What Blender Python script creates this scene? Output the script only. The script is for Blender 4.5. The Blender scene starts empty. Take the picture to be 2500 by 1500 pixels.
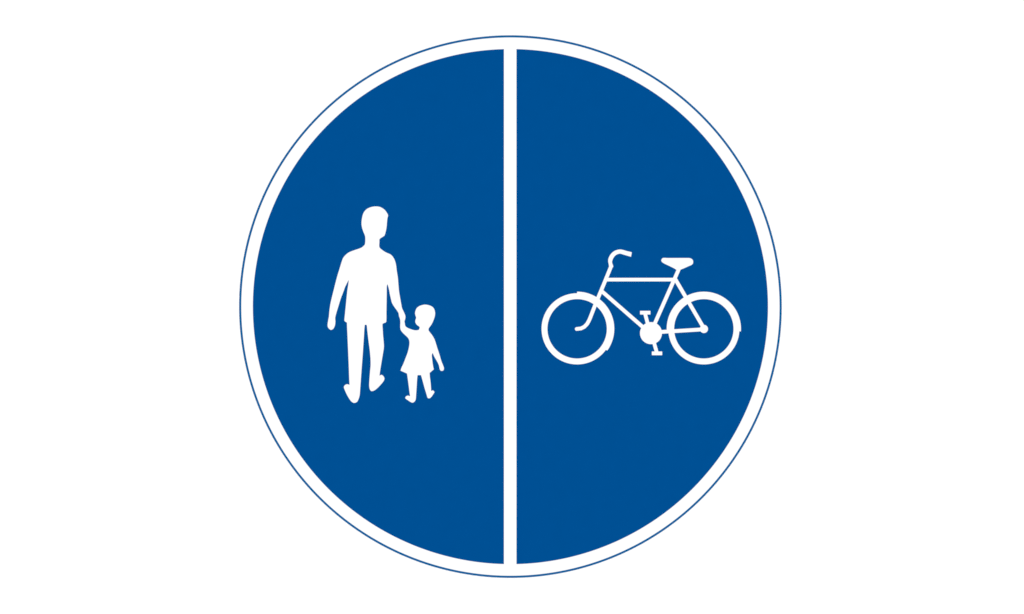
import bpy, bmesh, math
from mathutils import Vector
from mathutils.geometry import tessellate_polygon

scene = bpy.context.scene
C = scene.collection

# ------------------------------------------------------------------ scale
# The sign is a real plate 0.90 m across; outlines are measured on it in
# "units" of 1/1323.5 of its diameter, from a corner above and left of it.
S = 0.90 / 1323.5
HEIGHT = 1.80                                   # middle of the view above the floor level


def X(u): return (u - 1250.0) * S
def Z(v): return HEIGHT + (750.0 - v) * S


PLATE_FRONT = -0.0024                           # wall face is y = 0, sign faces -y
FILM_FRONT = -0.0027
SYMBOL_FRONT = -0.0030

# ------------------------------------------------------------------ camera
DIST = 4.0
cam_d = bpy.data.cameras.new('camera')
cam = bpy.data.objects.new('camera', cam_d)
C.objects.link(cam)
cam.location = (0.0, FILM_FRONT - DIST, HEIGHT)
cam.rotation_euler = (math.radians(90), 0, 0)
cam_d.sensor_fit = 'HORIZONTAL'
cam_d.sensor_width = 36.0
cam_d.lens = 36.0 * DIST / (2500 * S)
cam_d.clip_start = 0.05
cam_d.clip_end = 200.0
scene.camera = cam

# ------------------------------------------------------------------ light: even white studio
world = bpy.data.worlds.new('World')
scene.world = world
world.use_nodes = True
bg = world.node_tree.nodes['Background']
bg.inputs['Color'].default_value = (1, 1, 1, 1)
bg.inputs['Strength'].default_value = 0.36


def softbox(x, z, power):
    d = bpy.data.lights.new('softbox', 'AREA')
    d.shape = 'SQUARE'
    d.size = 2.4
    d.energy = power
    d.color = (1, 1, 1)
    o = bpy.data.objects.new('softbox', d)
    o.location = (x, -7.5, z)
    o.rotation_euler = (Vector((0, 0, HEIGHT)) - o.location).to_track_quat('-Z', 'Y').to_euler()
    C.objects.link(o)


for sx in (-1, 1):
    for sz in (-1, 1):
        softbox(sx * 1.9, HEIGHT + sz * 1.5, 157.0)

vs = scene.view_settings
vs.view_transform = 'Standard'
vs.look = 'None'
vs.exposure = 0.0
vs.gamma = 1.0
vs.use_curve_mapping = False
scene.cycles.pixel_filter_type = 'BLACKMAN_HARRIS'
scene.cycles.filter_width = 1.6


# ------------------------------------------------------------------ materials
def material(name, col, noise, scale, rough, spec):
    m = bpy.data.materials.new(name)
    m.use_nodes = True
    nt = m.node_tree
    b = nt.nodes['Principled BSDF']
    b.inputs['Roughness'].default_value = rough
    b.inputs['Specular IOR Level'].default_value = spec
    tc = nt.nodes.new('ShaderNodeTexCoord')
    n = nt.nodes.new('ShaderNodeTexNoise')
    n.inputs['Scale'].default_value = scale
    n.inputs['Detail'].default_value = 4
    r = nt.nodes.new('ShaderNodeValToRGB')
    r.color_ramp.elements[0].position = 0.3
    r.color_ramp.elements[1].position = 0.7
    r.color_ramp.elements[0].color = tuple(c * (1 - noise) for c in col) + (1,)
    r.color_ramp.elements[1].color = tuple(c * (1 + noise) for c in col) + (1,)
    nt.links.new(tc.outputs['Object'], n.inputs['Vector'])
    nt.links.new(n.outputs['Fac'], r.inputs['Fac'])
    nt.links.new(r.outputs['Color'], b.inputs['Base Color'])
    return m


M_WALL = material('white_wall_paint', (0.86, 0.86, 0.86), 0.005, 6, 0.9, 0.0)
M_WHITE = material('white_sign_sheeting', (0.80, 0.80, 0.80), 0.005, 30, 0.6, 0.0)
M_BLUE = material('blue_sign_sheeting', (0.0, 0.0613, 0.2275), 0.012, 45, 0.6, 0.0)

M_LINE = material('blue_edge_ink', (0.0, 0.088, 0.255), 0.012, 45, 0.6, 0.0)


# ------------------------------------------------------------------ mesh helpers
def link(name, bm, mat, parent=None):
    me = bpy.data.meshes.new(name)
    bm.to_mesh(me)
    bm.free()
    me.materials.append(mat)
    o = bpy.data.objects.new(name, me)
    C.objects.link(o)
    if parent is not None:
        o.parent = parent
        o.matrix_parent_inverse = parent.matrix_world.inverted()
    return o


TRIM = 0.42                                     # films are cut a hair inside the traced edge


def inset(pts, d):
    a = sum(pts[i - 1][0] * p[1] - p[0] * pts[i - 1][1] for i, p in enumerate(pts))
    sg = 1 if a > 0 else -1
    P = [Vector(p) for p in pts]
    P = [p for i, p in enumerate(P) if (p - P[i - 1]).length > 1e-4]
    n = len(P)
    out = []
    for i in range(n):
        d0 = (P[i] - P[i - 1]).normalized()
        d1 = (P[(i + 1) % n] - P[i]).normalized()
        n0, n1 = Vector((-d0.y, d0.x)), Vector((-d1.y, d1.x))
        m = n0 + n1
        m = m.normalized() if m.length > 1e-3 else n0
        k = 1.0 / max(0.5, m.dot(n0))
        q = P[i] + m * (sg * d * k)
        out.append((q.x, q.y))
    return out


def slab(bm, pts, front, back, trim=0.0):
    """closed outline (units) -> solid film between depths front and back"""
    if trim:
        pts = inset(pts, trim)
    a = sum(pts[i - 1][0] * p[1] - p[0] * pts[i - 1][1] for i, p in enumerate(pts))
    if a > 0:
        pts = pts[::-1]
    f = [bm.verts.new((X(u), front, Z(v))) for u, v in pts]
    k = [bm.verts.new((X(u), back, Z(v))) for u, v in pts]
    n = len(pts)
    for a, b, c in tessellate_polygon([[Vector((u, v, 0)) for u, v in pts]]):
        if len({a, b, c}) == 3:
            bm.faces.new((f[a], f[b], f[c]))
            bm.faces.new((k[c], k[b], k[a]))
    for i in range(n):
        j = (i + 1) % n
        bm.faces.new((f[j], f[i], k[i], k[j]))
    bmesh.ops.recalc_face_normals(bm, faces=bm.faces[:])


def ring_sector(bm, cx, cy, r0, r1, a0, a1, front, back, n=160, closed=False):
    """annulus (closed) or part of one, angles in degrees counter-clockwise"""
    rows = []
    m = n if closed else n + 1
    for i in range(m):
        a = math.radians(a0 + (a1 - a0) * i / n)
        c, s = math.cos(a), math.sin(a)
        q = []
        for r, y in ((r0, front), (r1, front), (r1, back), (r0, back)):
            q.append(bm.verts.new((X(cx + r * c), y, Z(cy - r * s))))
        rows.append(q)
    for i in range(n):
        p, q = rows[i], rows[(i + 1) % m]
        for e in range(4):
            g = (e + 1) % 4
            bm.faces.new((p[e], p[g], q[g], q[e]))
    if not closed:
        bm.faces.new(rows[0])
        bm.faces.new(rows[-1][::-1])
    bmesh.ops.recalc_face_normals(bm, faces=bm.faces[:])


def circle(cx, cy, r, n=96):
    return [(cx + r * math.cos(2 * math.pi * i / n), cy + r * math.sin(2 * math.pi * i / n)) for i in range(n)]


def smooth(pts, steps=5):
    """closed Catmull-Rom through the points; a third value 1 marks a sharp corner"""
    n = len(pts)
    P = [Vector(p[:2]) for p in pts]
    cor = [len(p) > 2 for p in pts]
    out = []
    for i in range(n):
        p1, p2 = P[i], P[(i + 1) % n]
        p0 = P[i - 1] if not cor[i] else p1 - (p2 - p1)
        p3 = P[(i + 2) % n] if not cor[(i + 1) % n] else p2 + (p2 - p1)
        L = max((p2 - p1).length, 1e-6)
        t1 = (p2 - p0) * (L / max((p2 - p1).length + (p1 - p0).length, 1e-6))
        t2 = (p3 - p1) * (L / max((p3 - p2).length + (p2 - p1).length, 1e-6))
        for k in range(steps):
            t = k / steps
            a, b = t * t, t * t * t
            q = p1 * (2 * b - 3 * a + 1) + t1 * (b - 2 * a + t) + p2 * (3 * a - 2 * b) + t2 * (b - a)
            out.append((q.x, q.y))
    return out


def stroke(path, w, caps=(False, False), cap_n=10):
    """open centre line -> outline of width w, ends square or round"""
    P = [Vector(p) for p in path]
    n = len(P)
    L, R = [], []
    for i in range(n):
        d0 = (P[i] - P[i - 1]).normalized() if i else None
        d1 = (P[i + 1] - P[i]).normalized() if i < n - 1 else None
        d = ((d0 or d1) + (d1 or d0)).normalized()
        nn = Vector((-d.y, d.x))
        k = 1.0 / max(0.5, d.dot(d1 or d0))
        L.append(P[i] + nn * (w / 2 * k))
        R.append(P[i] - nn * (w / 2 * k))
    out = list(L)
    if caps[1]:
        d = (P[-1] - P[-2]).normalized()
        nn = Vector((-d.y, d.x))
        for k in range(1, cap_n):
            a = math.pi * k / cap_n
            out.append(P[-1] + nn * (w / 2 * math.cos(a)) + d * (w / 2 * math.sin(a)))
    out += R[::-1]
    if caps[0]:
        d = (P[0] - P[1]).normalized()
        nn = Vector((-d.y, d.x))
        for k in range(1, cap_n):
            a = math.pi * k / cap_n
            out.append(P[0] + nn * (w / 2 * math.cos(a)) + d * (w / 2 * math.sin(a)))
    return [(q.x, q.y) for q in out]


def sect(ox, oy, f, *pts):
    """points measured on an enlarged tracing of the sign -> units"""
    return [(ox + p[0] / f, oy + p[1] / f) + tuple(p[2:]) for p in pts]


# ------------------------------------------------------------------ the setting: plain white wall
bm = bmesh.new()
bmesh.ops.create_cube(bm, size=1.0)
for v in bm.verts:
    v.co = Vector((v.co.x * 14.0, v.co.y * 0.2 + 0.1, v.co.z * 9.0 + HEIGHT))
wall = link('background', bm, M_WALL)
wall['kind'] = 'structure'

# ------------------------------------------------------------------ the sign
CX, CY = 1246.15, 749.0
sign = bpy.data.objects.new('traffic_sign', None)
C.objects.link(sign)
sign.location = (X(CX), 0.0, Z(CY))
sign['label'] = 'round blue traffic sign, white adult and child left of the bar, white bicycle right'
sign['category'] = 'traffic sign'
bpy.context.view_layer.update()

# aluminium plate with white sheeting, its edge slightly eased
bm = bmesh.new()
N = 256
prof = [(660.9, PLATE_FRONT), (661.3, PLATE_FRONT + 0.0003), (661.3, -0.0006), (660.9, -0.0003)]
loops = [[bm.verts.new((X(CX + r * math.cos(2 * math.pi * i / N)), y, Z(CY - r * math.sin(2 * math.pi * i / N))))
          for i in range(N)] for r, y in prof]
for a, b in zip(loops, loops[1:]):
    for i in range(N):
        j = (i + 1) % N
        bm.faces.new((a[i], a[j], b[j], b[i]))
bm.faces.new(loops[0])
bm.faces.new(loops[-1][::-1])
bmesh.ops.recalc_face_normals(bm, faces=bm.faces[:])
plate = link('plate', bm, M_WHITE, sign)
plate['label'] = 'white plate showing as the broad white border'

bm = bmesh.new()
ring_sector(bm, CX, CY, 657.2, 662.25, 0, 360, FILM_FRONT, -0.0012, n=360, closed=True)
rim = link('edge_line', bm, M_LINE, sign)
rim['label'] = 'thin blue line round the outer edge'

# two blue half discs, separated by the white bar
RB = 628.85
X_L, X_R = 1230.3, 1260.9
for side, xe, lab in ((-1, X_L, 'left blue half behind the walking adult and child'),
                      (1, X_R, 'right blue half behind the bicycle')):
    a = math.acos((xe - CX) / RB)                # half angle of the cut
    pts = []
    for i in range(161):
        t = (a + (2 * math.pi - 2 * a) * i / 160) if side < 0 else (-a + 2 * a * i / 160)
        pts.append((CX + RB * math.cos(t), CY - RB * math.sin(t)))
    bm = bmesh.new()
    slab(bm, pts, FILM_FRONT, PLATE_FRONT + 0.0002)
    o = link('blue_field', bm, M_BLUE, sign)
    o['label'] = lab

# the white bar between them
h = math.sqrt(RB ** 2 - 15.5 ** 2)
bm = bmesh.new()
slab(bm, [(X_L + 0.02, CY - h), (X_R - 0.02, CY - h), (X_R - 0.02, CY + h), (X_L + 0.02, CY + h)],
     FILM_FRONT - 0.00002, PLATE_FRONT + 0.0002)
bar = link('dividing_bar', bm, M_WHITE, sign)
bar['label'] = 'white vertical bar between the two blue halves'

# ------------------------------------------------------------------ adult and child
F1, F2 = 8.2433, 13.739
A = lambda *p: sect(780, 480, F1, *p)
B = lambda *p: sect(780, 640, F1, *p)
G = lambda *p: sect(780, 820, F1, *p)
D = lambda *p: sect(940, 730, F2, *p)
E = lambda *p: sect(940, 830, F2, *p)
F = lambda *p: sect(940, 890, F2, *p)

adult = (
    A((1140, 199), (1210, 207), (1270, 235), (1320, 275), (1360, 330), (1383, 380), (1370, 440), (1361, 520),
      (1355, 600), (1340, 690), (1312, 785), (1280, 812), (1225, 848), (1211, 866), (1208, 920), (1206, 1008),
      (1222, 1040), (1270, 1080), (1340, 1125), (1430, 1165), (1480, 1215), (1520, 1290), (1545, 1390))
    + B((1556, 165), (1580, 320), (1592, 470), (1605, 600), (1625, 720), (1652, 870))
    + D((575, 310), (635, 440), (680, 550), (690, 610), (680, 680), (657, 750), (655, 790, 1), (514, 775, 1), (508, 735), (490, 650),
        (465, 580), (455, 510), (440, 460), (380, 370), (300, 260), (230, 140))
    + B((1435, 742), (1412, 640), (1400, 570), (1378, 485), (1366, 452, 1), (1357, 500), (1356, 600), (1353, 800),
        (1350, 1000), (1348, 1190), (1338, 1215), (1310, 1230), (1275, 1245), (1270, 1272), (1276, 1370))
    + G((1283, 0), (1295, 130), (1299, 230), (1285, 330), (1265, 450), (1240, 600), (1218, 740), (1211, 802, 1),
        (1240, 785), (1270, 795), (1298, 828), (1310, 865), (1295, 910), (1250, 970), (1180, 1045), (1120, 1095),
        (1078, 1115), (1045, 1118), (1015, 1090), (1000, 1030), (998, 960), (1005, 850), (1015, 720), (1026, 600),
        (1025, 480), (1013, 330), (1000, 220), (985, 110), (972, 0))
    + B((960, 1380), (951, 1290), (945, 1268, 1), (914, 1268, 1), (905, 1360))
    + G((898, 0), (885, 200), (870, 420), (853, 640), (838, 850), (825, 1030), (812, 1190), (790, 1275), (755, 1335),
        (700, 1356), (650, 1335), (600, 1275), (545, 1180), (505, 1090), (488, 1040), (500, 1005), (535, 978),
        (570, 975), (602, 986, 1), (595, 850), (588, 650), (578, 400), (565, 100), (561, 0))
    + B((553, 1320), (550, 1222, 1), (525, 1208), (502, 1188), (500, 1150), (510, 1050), (530, 850), (545, 700),
        (560, 560), (578, 445), (585, 368, 1), (555, 430), (520, 500), (480, 610), (430, 740), (390, 870), (350, 1000),
        (322, 1105), (319, 1150), (323, 1200), (315, 1270), (292, 1330), (262, 1360), (228, 1370), (195, 1350),
        (168, 1315), (160, 1270), (170, 1190), (185, 1110), (200, 960), (220, 830), (250, 700), (285, 560), (320, 420),
        (360, 270), (400, 140))
    + A((438, 1334), (470, 1245), (520, 1180), (590, 1125), (700, 1080), (830, 1035), (880, 1000), (910, 965),
        (919, 900), (915, 800), (880, 710), (850, 610), (843, 530), (855, 430), (880, 340), (920, 280), (970, 240),
        (1060, 207)))

child = (
    D((657, 757, 1), (668, 830), (690, 915), (770, 975), (870, 1015), (970, 1045), (1060, 1052), (1125, 1038),
      (1150, 995), (1158, 960), (1135, 925), (1080, 890), (1030, 830), (1010, 760), (1020, 700), (1040, 630),
      (1020, 570), (1003, 490), (1015, 410), (1060, 310), (1140, 245), (1230, 210), (1340, 190), (1450, 205),
      (1560, 245), (1630, 305), (1670, 390), (1685, 490), (1670, 600), (1630, 720), (1570, 850), (1500, 950),
      (1468, 1000), (1466, 1055), (1500, 1110), (1580, 1210), (1660, 1350))
    + E((1708, 110), (1750, 250), (1800, 400), (1850, 560), (1900, 730), (1950, 850), (1980, 940), (1975, 1000),
        (1945, 1040), (1900, 1050), (1855, 1030), (1825, 970), (1812, 890), (1780, 800), (1720, 690), (1650, 570),
        (1598, 448, 1), (1574, 520), (1585, 640), (1600, 780), (1620, 900), (1642, 992, 1), (1500, 1115, 1),
        (1510, 1250))
    + F((1530, 576), (1545, 760), (1553, 887, 1), (1600, 870), (1640, 890), (1660, 940), (1630, 990), (1570, 1080),
        (1520, 1130), (1470, 1145), (1425, 1122), (1380, 980), (1330, 820), (1270, 600), (1220, 420), (1202, 365, 1),
        (1097, 365, 1), (1085, 450), (1065, 750), (1045, 1050), (1030, 1190), (985, 1260), (925, 1290), (860, 1270),
        (770, 1210), (690, 1155), (675, 1115), (710, 1065), (765, 1043), (835, 1062, 1), (815, 920), (785, 680),
        (750, 420), (735, 312, 1), (513, 212, 1), (560, 80))
    + E((602, 824), (690, 600), (760, 410), (800, 240), (815, 120), (807, 20))
    + D((765, 1310), (690, 1235), (600, 1150), (530, 1060), (508, 990), (505, 900), (510, 810), (508, 744, 1)))

for name, outline, lab in (
        ('adult_symbol', adult, "white silhouette of a walking adult holding the child's hand"),
        ('child_symbol', child, 'white silhouette of a child in a flared dress')):
    bm = bmesh.new()
    slab(bm, smooth(outline), SYMBOL_FRONT - (0.00002 if name == 'child_symbol' else 0), FILM_FRONT + 0.0001, TRIM)
    o = link(name, bm, M_WHITE, sign)
    o['label'] = lab

# ------------------------------------------------------------------ bicycle
F3 = 12.365
BACK = FILM_FRONT + 0.0001
level = [0]


def lay():
    """each film of the bicycle lies a hair above the one before"""
    level[0] += 1
    return SYMBOL_FRONT - 0.000012 * level[0]


TUBE = 9.7
# frame: head and fork in one sweep, then the tubes, stays and rear hub
frame_paths = [
    (stroke([(1492.0, 650.4), (1475.9, 690), (1454.0, 742.6), (1441.0, 776.0), (1437.9, 783.2), (1433.4, 791.2),
             (1426.6, 798.3), (1418.3, 802.4), (1408.0, 803.6)], TUBE, (False, True))),
    stroke([(1479.5, 683.15), (1646.0, 683.15)], 9.4),
    stroke([(1657.8, 656.5), (1594.0, 800.5)], TUBE),
    stroke([(1648.0, 681.0), (1717.5, 800.2)], 9.8),
    stroke([(1600.0, 811.7), (1718.0, 804.5)], 9.8),
    stroke([(1466.5, 709.1), (1580.0, 808.2)], 9.7),
    circle(1718.5, 803.6, 10.3),
]
bm = bmesh.new()
for p in frame_paths:
    slab(bm, p, lay(), BACK, TRIM)
bike = link('bicycle_symbol', bm, M_WHITE, sign)
bike['label'] = 'white outline bicycle facing left'

WY = 803.25
for cx, g0, g1 in ((1409.0, -36, 90.0), (1718.3, -4, 186)):
    bm = bmesh.new()
    ring_sector(bm, cx, WY, 72.15 + TRIM, 87.2 - TRIM, 0, 360, lay(), BACK, n=180, closed=True)
    wheel = link('wheel', bm, M_WHITE, bike)
    bm = bmesh.new()
    ring_sector(bm, cx, WY, 86.0, 91.0 - TRIM, g0, g1, lay(), BACK, n=120)
    link('mudguard', bm, M_WHITE, bike)

bm = bmesh.new()
bar_pts = sect(1440, 590, F3, (577, 752, 1), (562, 670), (549, 590), (560, 510), (595, 430), (660, 345), (750, 278),
               (840, 247), (920, 237), (1000, 250), (1130, 288), (1240, 313), (1272, 328, 1), (1247, 468, 1),
               (1130, 435), (1000, 396), (910, 372), (820, 397), (750, 450), (700, 530), (677, 600), (676, 640),
               (692, 690), (713, 745, 1), (700, 790, 1))
slab(bm, smooth(bar_pts), lay(), BACK, TRIM)
link('handlebar', bm, M_WHITE, bike)

bm = bmesh.new()
saddle_pts = sect(1540, 600, F3, (915, 450), (935, 400), (962, 374), (1010, 367), (1100, 371), (1400, 371), (1700, 371),
                  (1775, 374), (1840, 398), (1880, 445), (1886, 490), (1880, 540), (1830, 592), (1760, 620), (1640, 675),
                  (1515, 728, 1), (1378, 737, 1), (1280, 678), (1130, 605), (980, 530), (938, 495))
slab(bm, smooth(saddle_pts), lay(), BACK, TRIM)
link('saddle', bm, M_WHITE, bike)

bm = bmesh.new()
slab(bm, circle(1589.3, 813.8, 27.2), lay(), BACK, TRIM)
link('chainring', bm, M_WHITE, bike)


def rounded(x0, y0, x1, y1, r=1.2):
    out = []
    for cx, cy, a in ((x1 - r, y0 + r, -90), (x1 - r, y1 - r, 0), (x0 + r, y1 - r, 90), (x0 + r, y0 + r, 180)):
        for k in range(5):
            t = math.radians(a + 22.5 * k)
            out.append((cx + r * math.cos(t), cy + r * math.sin(t)))
    return out


for crank, pedal in ((((1574.6, 765.5), (1587.0, 811.5)), (1562.2, 759.0, 1588.3, 768.7)),
                     (((1590.8, 816.5), (1603.6, 861.5)), (1591.0, 858.2, 1617.0, 868.0))):
    bm = bmesh.new()
    slab(bm, stroke(crank, 9.5), lay(), BACK, TRIM)
    link('crank', bm, M_WHITE, bike)
    bm = bmesh.new()
    slab(bm, rounded(*pedal), lay(), BACK, TRIM)
    link('pedal', bm, M_WHITE, bike)
